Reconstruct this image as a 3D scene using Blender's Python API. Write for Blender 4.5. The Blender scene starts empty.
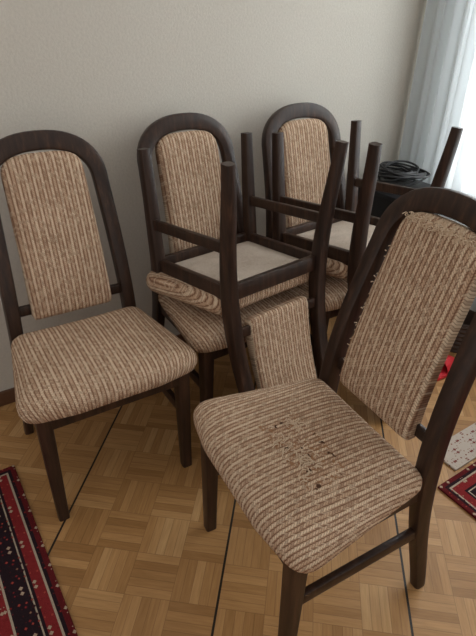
import bpy, bmesh, math, random
from mathutils import Matrix, Vector
import numpy as np
random.seed(3)
scn=bpy.context.scene
scn.view_settings.view_transform='Standard'
scn.view_settings.look='None'

# ---------------------------------------------------------------- node helper
class NT:
    def __init__(s,name):
        m=bpy.data.materials.new(name); m.use_nodes=True
        s.m=m; s.t=m.node_tree; s.n=s.t.nodes; s.l=s.t.links
        s.b=s.n['Principled BSDF']; s.out=s.n['Material Output']
    def node(s,typ,**kw):
        n=s.n.new(typ)
        for k,v in kw.items(): setattr(n,k,v)
        return n
    def put(s,inp,v):
        if isinstance(v,bpy.types.NodeSocket): s.l.new(v,inp)
        elif v is not None: inp.default_value=v
    def math(s,op,a,b=None,c=None):
        n=s.node('ShaderNodeMath',operation=op); s.put(n.inputs[0],a)
        if b is not None: s.put(n.inputs[1],b)
        if c is not None: s.put(n.inputs[2],c)
        return n.outputs[0]
    def mix(s,f,a,b,bt='MIX'):
        n=s.node('ShaderNodeMix',data_type='RGBA',blend_type=bt)
        s.put(n.inputs[0],f)
        s.put(n.inputs[6],a if isinstance(a,bpy.types.NodeSocket) else (*a,1))
        s.put(n.inputs[7],b if isinstance(b,bpy.types.NodeSocket) else (*b,1))
        return n.outputs[2]
    def ramp(s,f,stops,interp='LINEAR'):
        n=s.node('ShaderNodeValToRGB'); r=n.color_ramp; r.interpolation=interp
        while len(r.elements)<len(stops): r.elements.new(0.5)
        for e,(p,c) in zip(r.elements,stops):
            e.position=p; e.color=(*c,1) if len(c)==3 else c
        s.put(n.inputs[0],f); return n.outputs[0]
    def noise(s,vec,scale,detail=3,rough=0.5):
        n=s.node('ShaderNodeTexNoise'); s.put(n.inputs['Vector'],vec)
        n.inputs['Scale'].default_value=scale; n.inputs['Detail'].default_value=detail; n.inputs['Roughness'].default_value=rough
        return n.outputs['Fac']
    def sep(s,v):
        n=s.node('ShaderNodeSeparateXYZ'); s.put(n.inputs[0],v); return n.outputs
    def comb(s,x,y,z=0.0):
        n=s.node('ShaderNodeCombineXYZ'); s.put(n.inputs[0],x); s.put(n.inputs[1],y); s.put(n.inputs[2],z); return n.outputs[0]
    def mapping(s,v,rot=(0,0,0),scale=(1,1,1),loc=(0,0,0)):
        n=s.node('ShaderNodeMapping'); s.put(n.inputs[0],v)
        n.inputs['Location'].default_value=loc; n.inputs['Rotation'].default_value=rot; n.inputs['Scale'].default_value=scale
        return n.outputs[0]
    def bump(s,h,strength=0.3,dist=0.002):
        n=s.node('ShaderNodeBump'); n.inputs['Strength'].default_value=strength; n.inputs['Distance'].default_value=dist
        s.put(n.inputs['Height'],h); s.l.new(n.outputs[0],s.b.inputs['Normal'])
    def tex(s,o='Object'): return s.node('ShaderNodeTexCoord').outputs[o]
    def base(s,c,rough=0.5,spec=0.5):
        s.put(s.b.inputs['Base Color'],c if isinstance(c,bpy.types.NodeSocket) else (*c,1))
        s.put(s.b.inputs['Roughness'],rough); s.b.inputs['Specular IOR Level'].default_value=spec

def simple(name,c,rough=0.5,spec=0.5,metal=0):
    k=NT(name); k.base(c,rough,spec); k.b.inputs['Metallic'].default_value=metal
    nz=k.noise(k.tex(),60,3); k.bump(nz,0.08,0.001)
    return k.m

# ---------------------------------------------------------------- materials
def mat_wood():
    k=NT('dark_walnut'); o=k.tex()
    g=k.noise(k.mapping(o,scale=(60,60,4)),1.0,5,0.6)
    c=k.ramp(g,[(0.3,(0.016,0.009,0.007)),(0.55,(0.040,0.020,0.013)),(0.8,(0.095,0.045,0.027))])
    k.base(c,0.38,0.38); k.bump(g,0.12,0.001); return k.m
def mat_fabric(name,wear=False):
    k=NT(name); uv=k.tex('UV')
    nz=k.node('ShaderNodeTexNoise'); k.put(nz.inputs['Vector'],uv); nz.inputs['Scale'].default_value=110; nz.inputs['Detail'].default_value=2
    nc=k.sep(nz.outputs['Color'])
    x,y,_=k.sep(uv)
    x=k.math('ADD',x,k.math('MULTIPLY',k.math('SUBTRACT',nc[0],0.5),0.0016))
    y=k.math('ADD',y,k.math('MULTIPLY',k.math('SUBTRACT',nc[1],0.5),0.0016))
    P=0.0220                                   # stripe repeat; 4 knitted columns in it
    xp=k.math('ADD',k.math('DIVIDE',x,P),100); fp=k.math('FRACT',xp)
    xs=k.math('MULTIPLY',xp,4.0); col=k.math('FLOOR',xs); f=k.math('SUBTRACT',xs,col)
    par=k.math('FLOORED_MODULO',col,2.0)
    sgn=k.math('SUBTRACT',k.math('MULTIPLY',par,2.0),1.0)
    dg=k.math('ADD',k.math('ADD',k.math('DIVIDE',y,0.0070),k.math('MULTIPLY',k.math('MULTIPLY',f,sgn),0.9)),300)
    st=k.math('FRACT',dg); sid=k.math('FLOOR',dg)
    stv=k.math('PINGPONG',k.math('MULTIPLY',st,2),1.0)
    wn=k.node('ShaderNodeTexWhiteNoise',noise_dimensions='2D'); k.put(wn.inputs[0],k.comb(col,sid)); rnd=wn.outputs[0]
    tan=(0.56,0.375,0.255); crm=(0.80,0.65,0.49); brn=(0.25,0.135,0.088); mid=(0.43,0.265,0.175)
    base=k.ramp(fp,[(0.0,tan),(0.06,tan),(0.10,brn),(0.14,brn),(0.19,tan),(0.28,crm),(0.47,crm),(0.54,tan),(0.60,mid),(0.635,brn),(0.67,brn),(0.73,tan),(0.88,(0.66,0.48,0.34)),(1.0,tan)])
    c=k.mix(k.math('MULTIPLY',k.math('GREATER_THAN',rnd,0.76),0.4),base,crm)
    c=k.mix(k.math('MULTIPLY',k.math('LESS_THAN',rnd,0.18),0.4),c,brn)
    sh=k.ramp(stv,[(0.0,(0.50,0.43,0.38)),(0.45,(1.0,)*3)])
    shv=k.ramp(stv,[(0.0,(0.4,)*3),(0.45,(1.0,)*3)])
    c=k.mix(0.9,c,sh,'MULTIPLY')
    n2=k.noise(uv,420,2); c=k.mix(0.45,c,k.ramp(n2,[(0.3,(0.70,0.66,0.62)),(0.7,(1.32,1.28,1.24))]),'MULTIPLY')
    n3=k.noise(uv,6,2); c=k.mix(0.6,c,k.ramp(n3,[(0.3,(0.88,0.86,0.84)),(0.7,(1.1,1.1,1.1))]),'MULTIPLY')
    if wear:
        near=k.math('LESS_THAN',k.math('ABSOLUTE',k.math('ADD',y,0.06)),0.055)
        nx=k.math('LESS_THAN',k.math('ABSOLUTE',k.math('SUBTRACT',x,0.03)),0.11)
        w=k.math('MULTIPLY',k.math('MULTIPLY',k.math('GREATER_THAN',k.noise(uv,60,4,0.7),0.56),near),nx)
        c=k.mix(k.math('MULTIPLY',w,0.85),c,(0.36,0.18,0.09))
        w3=k.math('MULTIPLY',k.math('MULTIPLY',k.math('GREATER_THAN',k.noise(uv,42,2,0.5),0.66),near),nx)
        c=k.mix(w3,c,(0.10,0.05,0.03))
        w2=k.math('MULTIPLY',k.math('GREATER_THAN',k.noise(uv,70,3,0.6),0.50),k.math('GREATER_THAN',y,0.925))
        c=k.mix(k.math('MULTIPLY',w2,0.8),c,(0.66,0.49,0.34))
    k.base(c,0.95,0.1)
    k.bump(k.math('ADD',shv,k.math('MULTIPLY',n2,0.8)),0.75,0.0028)
    return k.m
def mat_under():
    k=NT('lining_cloth'); o=k.tex(); n=k.noise(o,14,4,0.6); n2=k.noise(o,250,2)
    c=k.mix(0.4,k.ramp(n,[(0.3,(0.40,0.32,0.255)),(0.7,(0.60,0.51,0.43))]),k.ramp(n2,[(0.3,(0.38,0.32,0.27)),(0.7,(0.66,0.57,0.48))]))
    k.base(c,0.95,0.1); k.bump(k.math('ADD',n,k.math('MULTIPLY',n2,0.2)),0.6,0.006); return k.m
def mat_wall():
    k=NT('wallpaper'); o=k.tex()
    n=k.noise(o,120,4,0.6); n2=k.noise(o,1.2,2)
    c=k.ramp(n2,[(0.3,(0.62,0.58,0.515)),(0.7,(0.66,0.62,0.555))])
    c=k.mix(0.25,c,k.ramp(n,[(0.35,(0.8,0.8,0.8)),(0.65,(1.1,1.1,1.1))]),'MULTIPLY')
    k.base(c,0.9,0.2); k.bump(n,0.4,0.003); return k.m
def mat_floor():
    k=NT('mosaic_parquet'); o=k.tex()
    a=math.radians(7)
    v=k.mapping(o,rot=(0,0,a)); x,y,_=k.sep(v)   # x across seams, y along seams
    x=k.math('ADD',x,0.1276)
    S=0.124
    xs=k.math('DIVIDE',x,S); ys=k.math('DIVIDE',y,S)
    cx=k.math('FLOOR',xs); cy=k.math('FLOOR',ys)
    fx=k.math('SUBTRACT',xs,cx); fy=k.math('SUBTRACT',ys,cy)
    par=k.math('FLOORED_MODULO',k.math('ADD',cx,cy),2.0)
    def sel(a,b):
        return k.math('ADD',k.math('MULTIPLY',par,a),k.math('MULTIPLY',k.math('SUBTRACT',1.0,par),b))
    across=sel(fx,fy); along=sel(fy,fx)
    a5=k.math('MULTIPLY',across,5.0); idx=k.math('FLOOR',a5); fa=k.math('SUBTRACT',a5,idx)
    wn=k.node('ShaderNodeTexWhiteNoise',noise_dimensions='3D'); k.put(wn.inputs[0],k.comb(cx,cy,idx))
    wn2=k.node('ShaderNodeTexWhiteNoise',noise_dimensions='2D'); k.put(wn2.inputs[0],k.comb(cx,cy,0.0))
    rnd=k.math('ADD',k.math('ADD',k.math('MULTIPLY',wn.outputs[0],0.72),k.math('MULTIPLY',wn2.outputs[0],0.18)),k.math('MULTIPLY',par,0.1))
    c=k.ramp(rnd,[(0.0,(0.31,0.155,0.055)),(0.4,(0.42,0.225,0.085)),(0.75,(0.49,0.275,0.112)),(1.0,(0.57,0.35,0.16))])
    gv=k.comb(k.math('MULTIPLY',k.math('ADD',across,k.math('MULTIPLY',cx,3.1)),14.0),k.math('ADD',along,k.math('MULTIPLY',cy,5.3)),wn.outputs[0])
    g=k.noise(gv,1.6,4,0.6)
    c=k.mix(0.6,c,k.ramp(g,[(0.3,(0.75,0.7,0.65)),(0.7,(1.15,1.15,1.15))]),'MULTIPLY')
    gap=k.math('LESS_THAN',k.math('PINGPONG',fa,0.5),0.035)
    gap2=k.math('LESS_THAN',k.math('PINGPONG',along,0.5),0.008)
    gp=k.math('MAXIMUM',gap,gap2)
    c=k.mix(k.math('MULTIPLY',gp,0.42),c,(0.14,0.07,0.03))
    seam=k.math('LESS_THAN',k.math('ABSOLUTE',k.math('SUBTRACT',k.math('FLOORED_MODULO',k.math('ADD',x,0.248),0.496),0.248)),0.0032)
    c=k.mix(seam,c,(0.02,0.015,0.012))
    k.base(c,0.40,0.28)
    k.bump(k.math('SUBTRACT',1.0,k.math('MAXIMUM',gp,seam)),0.2,0.001)
    return k.m
def mat_rug(hx,hy):
    k=NT('persian_rug_pile'); o=k.tex(); x,y,_=k.sep(o)
    dx=k.math('SUBTRACT',hx,k.math('ABSOLUTE',x)); dy=k.math('SUBTRACT',hy,k.math('ABSOLUTE',y))
    dist=k.math('MINIMUM',dx,dy)
    red=(0.22,0.022,0.024); dred=(0.11,0.012,0.014); dk=(0.022,0.012,0.016); crm=(0.42,0.34,0.26)
    band=k.ramp(k.math('DIVIDE',dist,0.5),[(0.0,dred),(0.03,dk),(0.05,crm),(0.062,red),(0.115,dk),(0.13,crm),(0.138,dk),(0.25,crm),(0.258,red),(0.32,dk),(0.33,red)],'CONSTANT')
    vo=k.node('ShaderNodeTexVoronoi'); vo.feature='F1'; vo.distance='MANHATTAN'
    k.put(vo.inputs['Vector'],k.comb(k.math('PINGPONG',x,0.07),k.math('PINGPONG',y,0.07))); vo.inputs['Scale'].default_value=62; vo.inputs['Randomness'].default_value=0.6
    dd=vo.outputs['Distance']
    rc=k.sep(vo.outputs['Color'])[0]
    mot=k.ramp(rc,[(0.0,red),(0.30,(0.44,0.33,0.24)),(0.50,(0.38,0.06,0.045)),(0.74,dk),(0.84,(0.30,0.18,0.11))],'CONSTANT')
    c=k.mix(k.math('LESS_THAN',dd,0.42),band,mot)
    ring=k.math('MULTIPLY',k.math('GREATER_THAN',dd,0.42),k.math('LESS_THAN',dd,0.52))
    c=k.mix(k.math('MULTIPLY',ring,0.6),c,dred)
    n=k.noise(o,500,2); c=k.mix(0.5,c,k.ramp(n,[(0.3,(0.6,0.6,0.6)),(0.7,(1.3,1.3,1.3))]),'MULTIPLY')
    k.base(c,0.95,0.1); k.bump(n,0.6,0.002); return k.m
def mat_mat():
    k=NT('cream_woven_mat'); o=k.tex(); x,y,_=k.sep(o)
    vo=k.node('ShaderNodeTexVoronoi'); vo.distance='MANHATTAN'; k.put(vo.inputs['Vector'],k.comb(k.math('PINGPONG',x,0.045),k.math('PINGPONG',y,0.045))); vo.inputs['Scale'].default_value=75; vo.inputs['Randomness'].default_value=0.7
    c=k.mix(k.math('LESS_THAN',vo.outputs['Distance'],0.50),(0.50,0.43,0.37),(0.20,0.06,0.05))
    n=k.noise(o,400,2); k.base(c,0.95,0.1); k.bump(n,0.5,0.002); return k.m
def mat_curtain():
    k=NT('sheer_voile')
    tr=k.node('ShaderNodeBsdfTransparent'); tl=k.node('ShaderNodeBsdfTranslucent'); df=k.node('ShaderNodeBsdfDiffuse')
    tl.inputs[0].default_value=(0.84,0.90,0.93,1); df.inputs[0].default_value=(0.84,0.88,0.91,1)
    m1=k.node('ShaderNodeMixShader'); m1.inputs[0].default_value=0.5; k.l.new(tl.outputs[0],m1.inputs[1]); k.l.new(df.outputs[0],m1.inputs[2])
    m2=k.node('ShaderNodeMixShader'); m2.inputs[0].default_value=0.84
    k.l.new(tr.outputs[0],m2.inputs[1]); k.l.new(m1.outputs[0],m2.inputs[2])
    k.l.new(m2.outputs[0],k.out.inputs[0]); return k.m
def mat_glass():
    k=NT('window_glass')
    tr=k.node('ShaderNodeBsdfTransparent'); gl=k.node('ShaderNodeBsdfGlossy'); gl.inputs['Roughness'].default_value=0.02
    m=k.node('ShaderNodeMixShader'); m.inputs[0].default_value=0.06
    k.l.new(tr.outputs[0],m.inputs[1]); k.l.new(gl.outputs[0],m.inputs[2]); k.l.new(m.outputs[0],k.out.inputs[0]); return k.m
WOOD=mat_wood(); FAB=mat_fabric('striped_knit_fabric'); FABW=mat_fabric('striped_knit_fabric_worn',True); UND=mat_under()
WALL=mat_wall(); FLOOR=mat_floor(); BASE=simple('baseboard_wood',(0.12,0.055,0.03),0.4)
WHITE=simple('white_paint',(0.75,0.76,0.77),0.4); BLACK=simple('black_plastic',(0.012,0.012,0.014),0.4); RUBB=simple('cable_rubber',(0.01,0.01,0.011),0.45)
RED=simple('red_felt',(0.60,0.02,0.03),0.6); WICK=simple('dark_wicker',(0.05,0.028,0.02),0.6); YARN=simple('loose_yarn',(0.72,0.57,0.42),0.9,0.1)

# ---------------------------------------------------------------- mesh helpers
def new_obj(name,bm,mats,M=None,smooth=True):
    me=bpy.data.meshes.new(name); bmesh.ops.recalc_face_normals(bm,faces=bm.faces); bm.to_mesh(me); bm.free()
    for m in mats: me.materials.append(m)
    if smooth:
        for p in me.polygons: p.use_smooth=True
        me.set_sharp_from_angle(angle=math.radians(38))
    o=bpy.data.objects.new(name,me); bpy.context.collection.objects.link(o)
    if M is not None: o.matrix_world=M
    return o
def box(bm,lo,hi,mi=0,bev=0.0,M=None):
    r=bmesh.ops.create_cube(bm,size=1.0); vs=r['verts']
    for v in vs:
        v.co=Vector([lo[i]+(v.co[i]+0.5)*(hi[i]-lo[i]) for i in range(3)])
    fs=set(f for v in vs for f in v.link_faces)
    for f in fs: f.material_index=mi
    if bev>0:
        es=list(set(e for v in vs for e in v.link_edges))
        r=bmesh.ops.bevel(bm,geom=es,offset=bev,segments=2,affect='EDGES',profile=0.6)
        for f in r['faces']: f.material_index=mi
        vs=list(set([v for f in r['faces'] for v in f.verts]))
    if M is not None:
        for v in vs: v.co=M@v.co
    return vs
def sweep(bm,pts,frames,ws,ds,mi=0,ch=0.006):
    rings=[]
    for p,(S,N),w,d in zip(pts,frames,ws,ds):
        a,b=w/2,d/2; c=min(ch,a*0.6,b*0.6); k=c*0.3
        sec=[(a-c,b),(a-k,b-k),(a,b-c),(a,-b+c),(a-k,-b+k),(a-c,-b),(-a+c,-b),(-a+k,-b+k),(-a,-b+c),(-a,b-c),(-a+k,b-k),(-a+c,b)]
        rings.append([bm.verts.new(p+S*x+N*y) for x,y in sec])
    n=12
    for r0,r1 in zip(rings,rings[1:]):
        for i in range(n):
            f=bm.faces.new((r0[i],r0[(i+1)%n],r1[(i+1)%n],r1[i])); f.material_index=mi
    for r in (rings[0],rings[-1]):
        f=bm.faces.new(r); f.material_index=mi
def straight(bm,p0,p1,w,d,N=Vector((0,1,0)),mi=0,w1=None,d1=None,seg=3,ch=0.004):
    p0,p1=Vector(p0),Vector(p1); T=(p1-p0).normalized(); S=T.cross(N).normalized(); Nn=S.cross(T).normalized()
    w1=w1 or w; d1=d1 or d
    ts=[i/seg for i in range(seg+1)]
    sweep(bm,[p0.lerp(p1,t) for t in ts],[(S,Nn)]*(seg+1),[w+(w1-w)*t for t in ts],[d+(d1-d)*t for t in ts],mi,ch)

# ---------------------------------------------------------------- chair
HT=1.016
zc=np.array([0,0.15,0.3,0.466,0.6,0.75,0.9,1.0]); yc=np.array([0.242,0.213,0.190,0.1785,0.194,0.233,0.276,0.303])
pf=np.polyfit(zc,yc,4)
def Y(z): return float(np.polyval(pf,z))
def dY(z): return float(np.polyval(np.polyder(pf),z))
xz=np.array([0,0.2,0.466,0.6,0.75,0.88]); xx=np.array([0.213,0.199,0.184,0.178,0.171,0.164])
px=np.polyfit(xz,xx,3)
def X(z): return float(np.polyval(px,z))

def rounded_outline(pts,radii,seg=7):
    out=[]; n=len(pts)
    for i in range(n):
        p=Vector(pts[i]); a=Vector(pts[i-1]); b=Vector(pts[(i+1)%n]); r=radii[i]
        if r<=0: out.append(p); continue
        da=(a-p).normalized(); db=(b-p).normalized(); ang=da.angle(db)
        l=r/math.tan(ang/2); A=p+da*l; B=p+db*l
        for j in range(seg+1):
            t=j/seg
            out.append((1-t)**2*A+2*t*(1-t)*p+t*t*B)
    return out
def resample(pts,n):
    P=[Vector(p) for p in pts]; P.append(P[0]); L=[0]
    for a,b in zip(P,P[1:]): L.append(L[-1]+(b-a).length)
    out=[];j=0
    for i in range(n):
        s=L[-1]*i/n
        while L[j+1]<s: j+=1
        t=(s-L[j])/(L[j+1]-L[j] or 1); out.append(P[j].lerp(P[j+1],t))
    return out
def loft(bm,outline,centre,layers,fn,mi,uvl,uvf=None):
    n=len(outline); C=Vector(centre); rings=[]; uvs={}
    for inset,sc,h in layers:
        ring=[]
        for p in outline:
            q=p-C; L=q.length; q=q*((L-inset)/L)*sc+C
            v=bm.verts.new(fn(q.x,q.y,h)); uvs[v]=(q.x,q.y) if uvf is None else uvf(q.x,q.y,h); ring.append(v)
        rings.append(ring)
    faces=[]
    for r0,r1 in zip(rings,rings[1:]):
        for i in range(n): faces.append(bm.faces.new((r0[i],r0[(i+1)%n],r1[(i+1)%n],r1[i])))
    for ring,(ins,sc,h) in ((rings[0],layers[0]),(rings[-1],layers[-1])):
        v=bm.verts.new(fn(C.x,C.y,h)); uvs[v]=(C.x,C.y) if uvf is None else uvf(C.x,C.y,h)
        for i in range(n): faces.append(bm.faces.new((ring[i],ring[(i+1)%n],v)))
    for f in faces:
        f.material_index=mi
        for l in f.loops: l[uvl].uv=uvs[l.vert]

def chair_mesh(name,fab):
    bm=bmesh.new(); uvl=bm.loops.layers.uv.new('UVMap')
    zs=list(np.linspace(0,0.86,24)); side=[(X(z),z) for z in zs]
    x0=X(0.86); ztop=HT-0.028; arch=[]
    for i in range(1,26):
        a=math.pi*i/26; e=2/2.35
        c=math.cos(a); s=math.sin(a)
        arch.append((math.copysign(abs(c)**e,c)*x0,0.86+(ztop-0.86)*abs(s)**e))
    path=side+arch+[(-x,z) for x,z in reversed(side)]
    pts=[Vector((x,Y(z),z)) for x,z in path]; frames=[];ws=[];ds=[]
    for i,p in enumerate(pts):
        T=(pts[min(i+1,len(pts)-1)]-pts[max(i-1,0)]).normalized()
        N=Vector((0,1,-dY(p.z))).normalized(); S=T.cross(N).normalized(); N=S.cross(T).normalized()
        frames.append((S,N)); z=p.z
        if z<0.44: w=0.030+0.010*z/0.44; d=0.034+0.016*z/0.44
        elif z<0.86: w=0.040+0.005*(z-0.44)/0.42; d=0.050-0.014*(z-0.44)/0.42
        else: w=0.045+0.010*(z-0.86)/(ztop-0.86); d=0.036-0.004*(z-0.86)/(ztop-0.86)
        ws.append(w); ds.append(d)
    sweep(bm,pts,frames,ws,ds,0,0.008)
    for s in (-1,1):
        straight(bm,(s*0.207,-0.184,0),(s*0.203,-0.184,0.412),0.032,0.032,w1=0.042,d1=0.042,ch=0.006)
        straight(bm,(s*0.198,-0.17,0.381),(s*0.185,0.165,0.381),0.022,0.050,N=Vector((0,0,1)))
        straight(bm,(s*0.205,-0.175,0.235),(s*0.197,Y(0.235)-0.01,0.235),0.018,0.034,N=Vector((0,0,1)))
    straight(bm,(-0.19,-0.192,0.381),(0.19,-0.192,0.381),0.022,0.050,N=Vector((0,0,1)))
    straight(bm,(-0.175,0.172,0.381),(0.175,0.172,0.381),0.022,0.050,N=Vector((0,0,1)))
    straight(bm,(-0.17,Y(0.515)+0.004,0.515),(0.17,Y(0.515)+0.004,0.515),0.014,0.034,N=Vector((0,0,1)))
    # seat cushion
    ol=rounded_outline([(-0.264,-0.214),(-0.12,-0.238),(0.12,-0.238),(0.264,-0.214),(0.207,0.158),(-0.207,0.158)],[0.055,0.12,0.12,0.055,0.035,0.035])
    ol=resample(ol,96)
    def sf(x,y,h): return Vector((x,y,h))
    lay=[(0.05,1,0.396),(0.018,1,0.398),(0.006,1,0.406),(0.0,1,0.420),(0.0,1,0.438),(0.007,1,0.452),(0.020,1,0.462),(0.045,1,0.470),(0.08,1,0.4755),(0.08,0.6,0.4785),(0.08,0.3,0.480)]
    def suv(x,y,h): # the weave is pulled down over the edges
        if h>0.469: return (x,y)
        d=Vector((x,y+0.03)); d.normalize(); k=(0.47-h)
        ex=abs(d.x)**3; ey=abs(d.y)**3
        return (x+math.copysign(k*ex,d.x),y+math.copysign(k*ey,d.y))
    loft(bm,ol,(0,-0.03),lay,sf,1,uvl,suv)
    ul=resample(rounded_outline([(-0.195,-0.185),(0.195,-0.185),(0.182,0.165),(-0.182,0.165)],[0.01]*4),40)
    loft(bm,ul,(0,0),[(0,1,0.3985),(0.004,1,0.388),(0.03,1,0.380),(0.03,0.5,0.374)],sf,2,uvl)
    # back pad
    zt=HT-0.060; top=[]
    for i in range(0,25):
        a=math.pi*i/24; e=2/3.4; c=math.cos(a); s=math.sin(a)
        top.append((math.copysign(abs(c)**e,c)*0.117,0.885+(zt-0.885)*abs(s)**e))
    pl=rounded_outline([(-0.128,0.482),(0.128,0.482)]+top,[0.015,0.015]+[0]*len(top))
    pl=resample(pl,90)
    def pfn(x,z,h):
        n=Vector((0,1,-dY(z))).normalized()
        return Vector((x,Y(z),z))+n*h
    loft(bm,pl,(0,0.70),[(0.03,1,0.016),(0.008,1,0.015),(0.0,1,0.008),(0.0,1,-0.012),(0.005,1,-0.021),(0.014,1,-0.027),(0.035,1,-0.031),(0.04,0.5,-0.033)],pfn,1,uvl)
    bmesh.ops.recalc_face_normals(bm,faces=bm.faces)
    me=bpy.data.meshes.new(name); bm.to_mesh(me); bm.free()
    for m in (WOOD,fab,UND): me.materials.append(m)
    for p in me.polygons: p.use_smooth=True
    me.set_sharp_from_angle(angle=math.radians(40))
    return me
CH=chair_mesh('dining_chair_mesh',FAB); CHW=chair_mesh('dining_chair_worn_mesh',FABW)
def place(x,y,a,me=CH,inv=None):
    o=bpy.data.objects.new('dining_chair',me); bpy.context.collection.objects.link(o)
    M=Matrix.Translation((x,y,0))@Matrix.Rotation(math.radians(a),4,'Z')
    if inv:
        Z,t=inv
        M=M@Matrix.Translation((0,0,Z/2))@Matrix.Rotation(t,4,'X')@Matrix.Translation((0,0,Z/2))@Matrix.Rotation(math.pi,4,'Y')
    o.matrix_world=M
    return o
fc=place(0.193,0.905,-61.1,CHW)
place(-0.437,1.286,32.4)
place(-0.037,1.624,34.8)
place(0.383,1.895,32.4)
place(0.009,1.564,-139.7,CH,(0.978,0.112))
place(0.430,1.822,-140.9,CH,(0.980,0.104))
# frayed yarn on the worn seat and the top of its pad
cu=bpy.data.curves.new('frayed_yarn','CURVE'); cu.dimensions='3D'; cu.bevel_depth=0.0011; cu.bevel_resolution=1
def thread(p,L,n=6,up=0.004):
    sp=cu.splines.new('NURBS'); sp.points.add(n-1); a=random.uniform(0,6.28); q=Vector(p)
    for i in range(n):
        sp.points[i].co=(q.x,q.y,q.z+up*math.sin(math.pi*i/(n-1))+0.0005,1)
        a+=random.uniform(-1.1,1.1); q=q+Vector((math.cos(a),math.sin(a),0))*L/n
    sp.use_endpoint_u=True
for i in range(80):
    cxx,cyy=random.choice([(0.06,-0.07),(-0.04,-0.03),(0.10,-0.10),(0.01,-0.09)])
    thread((cxx+random.gauss(0,0.020),cyy+random.gauss(0,0.011),0.4795),random.uniform(0.012,0.035),6,0.005)
for i in range(80):
    x=random.uniform(-0.10,0.10); z=HT-0.068+random.uniform(-0.014,0.004)
    thread((x,Y(z)-0.029,z),random.uniform(0.008,0.022),5,0.003)
for i in range(24):
    z=random.uniform(0.50,0.92)
    thread((-0.120,Y(z)-0.022,z),random.uniform(0.006,0.014),4,0.002)
cu.materials.append(YARN); yo=bpy.data.objects.new('frayed_yarn',cu); bpy.context.collection.objects.link(yo); yo.parent=fc

# ---------------------------------------------------------------- room (aligned with the wall)
RA=math.radians(34)
R=Matrix.Translation((-0.683,1.666,0))@Matrix.Rotation(RA,4,'Z')   # local x along wall, -y into room
def room_pt(t,o,z=0): return R@Vector((t,-o,z))
TC=1.84  # corner
bm=bmesh.new(); box(bm,(-2.5,0,0),(TC+0.12,0.12,2.5)); new_obj('wall_back',bm,[WALL],R,False)
bm=bmesh.new()
W0,W1,ZS,ZT=0.28,1.75,0.62,2.15
box(bm,(TC,-3.5,0),(TC+0.12,-W1,2.5)); box(bm,(TC,-W0,0),(TC+0.12,0,2.5)); box(bm,(TC,-W1,0),(TC+0.12,-W0,ZS)); box(bm,(TC,-W1,ZT),(TC+0.12,-W0,2.5))
new_obj('wall_right',bm,[WALL],R,False)
bm=bmesh.new()
box(bm,(TC+0.03,-W1,ZS),(TC+0.08,-W1+0.06,ZT)); box(bm,(TC+0.03,-W0-0.06,ZS),(TC+0.08,-W0,ZT)); box(bm,(TC+0.03,-W1,ZS),(TC+0.08,-W0,ZS+0.06)); box(bm,(TC+0.03,-W1,ZT-0.06),(TC+0.08,-W0,ZT))
m=-(W0+W1)/2; box(bm,(TC+0.03,m-0.04,ZS),(TC+0.08,m+0.04,ZT)); box(bm,(TC+0.05,-W1+0.05,ZS+0.05),(TC+0.056,-W0-0.05,ZT-0.05),1)
new_obj('window_1',bm,[WHITE,mat_glass()],R,False)
bm=bmesh.new()
c=[room_pt(-2.5,0),room_pt(TC,0),room_pt(TC,3.5),room_pt(-2.5,3.5)]
top=[bm.verts.new((p.x,p.y,0)) for p in c]; bot=[bm.verts.new((p.x,p.y,-0.1)) for p in c]
bm.faces.new(top); bm.faces.new(bot[::-1])
for i in range(4): bm.faces.new((top[i],top[(i+1)%4],bot[(i+1)%4],bot[i]))
new_obj('floor',bm,[FLOOR],None,False)
bm=bmesh.new(); box(bm,(-2.5,-0.014,0),(TC,0,0.06),0,0.003); new_obj('baseboard_back',bm,[BASE],R)
bm=bmesh.new(); box(bm,(TC-0.014,-3.5,0),(TC,-0.015,0.06),0,0.003); new_obj('baseboard_right',bm,[BASE],R)
# curtain
bm=bmesh.new(); N=520; rows=14; grid=[]
for j in range(rows+1):
    z=0.02+2.4*j/rows; row=[]
    for i in range(N+1):
        s=0.03+1.75*i/N
        a=0.024*math.sin(s*2*math.pi/0.075+1.3*math.sin(s*9)+0.12*math.sin(z*2))+0.012*math.sin(s*2*math.pi/0.029+z*0.5)
        row.append(bm.verts.new((TC-0.085+a,-s,z)))
    grid.append(row)
for j in range(rows):
    for i in range(N): bm.faces.new((grid[j][i],grid[j][i+1],grid[j+1][i+1],grid[j+1][i]))
new_obj('sheer_curtain',bm,[mat_curtain()],R)

# ---------------------------------------------------------------- rugs
def rug(corner,sx,sy,lx,ly,name='persian_rug',mat=None):
    hx,hy=lx/2,ly/2
    bm=bmesh.new(); box(bm,(-hx,-hy,0.0005),(hx,hy,0.009),0,0.003)
    cx=Vector((corner[0],corner[1],0)); rot=Matrix.Rotation(RA,4,'Z')
    cen=cx+(rot@Vector((sx*hx,sy*hy,0)))
    return new_obj(name,bm,[mat or mat_rug(hx,hy)],Matrix.Translation(cen)@rot,False)
rug((-0.735,1.21),-1,-1,1.4,1.2)
rug((0.665,1.164),1,-1,0.75,1.4)
rug((0.750,1.236),1,1,0.6,0.11,'woven_mat',mat_mat())

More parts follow.
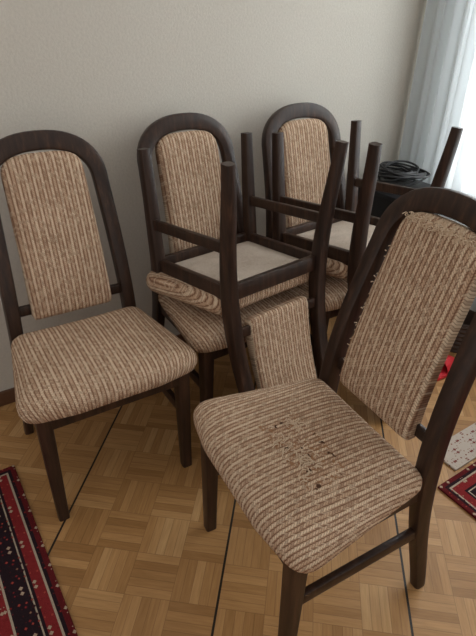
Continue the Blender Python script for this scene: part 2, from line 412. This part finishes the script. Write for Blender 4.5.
# small things on the floor by the window
bm=bmesh.new()   # ribbed wicker basket
n=40; rings=[]
for j in range(29):
    z=0.002+0.16*j/28; r=0.062+0.02*j/28+0.0025*math.sin(j*math.pi/2)
    rings.append([bm.verts.new((r*math.cos(2*math.pi*i/n),r*math.sin(2*math.pi*i/n),z)) for i in range(n)])
for j in range(28,-1,-2):
    z=0.008+0.154*j/28; r=0.056+0.02*j/28
    rings.append([bm.verts.new((r*math.cos(2*math.pi*i/n),r*math.sin(2*math.pi*i/n),z)) for i in range(n)])
for a,b in zip(rings,rings[1:]):
    for i in range(n): bm.faces.new((a[i],a[(i+1)%n],b[(i+1)%n],b[i]))
bm.faces.new(rings[0]); bm.faces.new(rings[-1])
new_obj('wicker_basket',bm,[WICK],Matrix.Translation((1.01,2.0,0)))
bm=bmesh.new()   # red slipper: sole and toe cap
sole=resample([(0.042*math.sin(t)*(1+0.18*math.cos(t)),0.125*math.cos(t)) for t in [i/30*2*math.pi for i in range(30)]],40)
uvl=bm.loops.layers.uv.new('UVMap')
loft(bm,sole,(0,0),[(0.004,1,0.001),(0,1,0.004),(0,1,0.016),(0.004,1,0.020),(0.004,0.5,0.020)],lambda x,y,h:Vector((x,y,h)),0,uvl)
cap=[]
for j in range(9):
    t=j/8; y=0.0+0.118*t; w=0.043*math.sqrt(max(0.02,1-(y/0.128)**2)); hh=0.055*math.sqrt(max(0.03,1-t**2.2))
    cap.append([bm.verts.new((w*math.cos(a),y,0.012+hh*math.sin(a))) for a in [math.pi*i/12 for i in range(13)]])
for a,b in zip(cap,cap[1:]):
    for i in range(12): bm.faces.new((a[i],a[i+1],b[i+1],b[i]))
new_obj('slipper',bm,[RED,WHITE],Matrix.Translation((0.865,1.79,0))@Matrix.Rotation(math.radians(-50),4,'Z'))

# ---------------------------------------------------------------- corner cabinet with cables
cab=room_pt(1.55,0.21); CM=Matrix.Translation(cab)@Matrix.Rotation(RA,4,'Z')
bm=bmesh.new(); box(bm,(-0.14,-0.15,0.06),(0.14,0.15,0.62),0,0.006); box(bm,(-0.155,-0.165,0.62),(0.155,0.165,0.64),0,0.004)
for sx in(-1,1):
    for sy in(-1,1): box(bm,(sx*0.12-0.015,sy*0.13-0.015,0),(sx*0.12+0.015,sy*0.13+0.015,0.06))
box(bm,(-0.13,-0.156,0.08),(0.13,-0.148,0.6),0,0.003)
box(bm,(0.09,-0.17,0.34),(0.10,-0.155,0.42),1,0.003)
new_obj('side_cabinet',bm,[BLACK,WHITE],CM)
cu=bpy.data.curves.new('cable_coil','CURVE'); cu.dimensions='3D'; cu.bevel_depth=0.0045; cu.bevel_resolution=3
for L in range(4):
    sp=cu.splines.new('NURBS'); P=[]
    n=70
    ph=random.random()*6
    for i in range(n):
        a=i/n*2*math.pi*4.3+ph
        r=0.078+0.024*math.sin(a*0.37+ph)+0.014*math.sin(a*1.7+L)
        P.append((r*1.35*math.cos(a)+0.012*math.sin(L*2.1),r*math.sin(a)+0.01*math.cos(L*3),0.650+0.022*L*0.45+0.034*(0.5+0.5*math.sin(a*1.13+L))+i/n*0.03,1))
    sp.points.add(n-1)
    for q,p in zip(sp.points,P): q.co=p
    sp.use_endpoint_u=True
o=bpy.data.objects.new('cable_coil',cu); bpy.context.collection.objects.link(o); o.matrix_world=CM
cu.materials.append(RUBB)

# ---------------------------------------------------------------- light
w=bpy.data.worlds.new('world'); scn.world=w; w.use_nodes=True
bg=w.node_tree.nodes['Background']; bg.inputs[0].default_value=(1.0,0.955,0.895,1); bg.inputs[1].default_value=0.58
def area(name,loc,target,sx,sy,power,col):
    l=bpy.data.lights.new(name,'AREA'); l.shape='RECTANGLE'; l.size=sx; l.size_y=sy; l.energy=power; l.color=col
    o=bpy.data.objects.new(name,l); bpy.context.collection.objects.link(o); o.location=loc
    o.rotation_euler=(Vector(target)-Vector(loc)).to_track_quat('-Z','Y').to_euler(); return o
wl=room_pt(TC+0.5,1.0,1.6); tg=room_pt(0,1.0,0.6)
area('window_daylight',wl,tg,1.8,1.8,130,(1.0,0.985,0.955))

# ---------------------------------------------------------------- camera
th,ro,H,f=0.5468,0.0253,1.34,516.93
c,s=math.cos(th),math.sin(th)
R0=Vector((1,0,0)); U0=Vector((0,s,c)); B=Vector((0,-c,s))
Rr=R0*math.cos(ro)+U0*math.sin(ro); Uu=U0*math.cos(ro)-R0*math.sin(ro)
Mc=Matrix((( Rr.x,Uu.x,B.x,0),(Rr.y,Uu.y,B.y,0),(Rr.z,Uu.z,B.z,H),(0,0,0,1)))
cd=bpy.data.cameras.new('camera'); cam=bpy.data.objects.new('camera',cd); bpy.context.collection.objects.link(cam)
cam.matrix_world=Mc; cd.sensor_fit='VERTICAL'; cd.sensor_height=36; cd.lens=f/636*36; cd.clip_start=0.02
scn.camera=cam
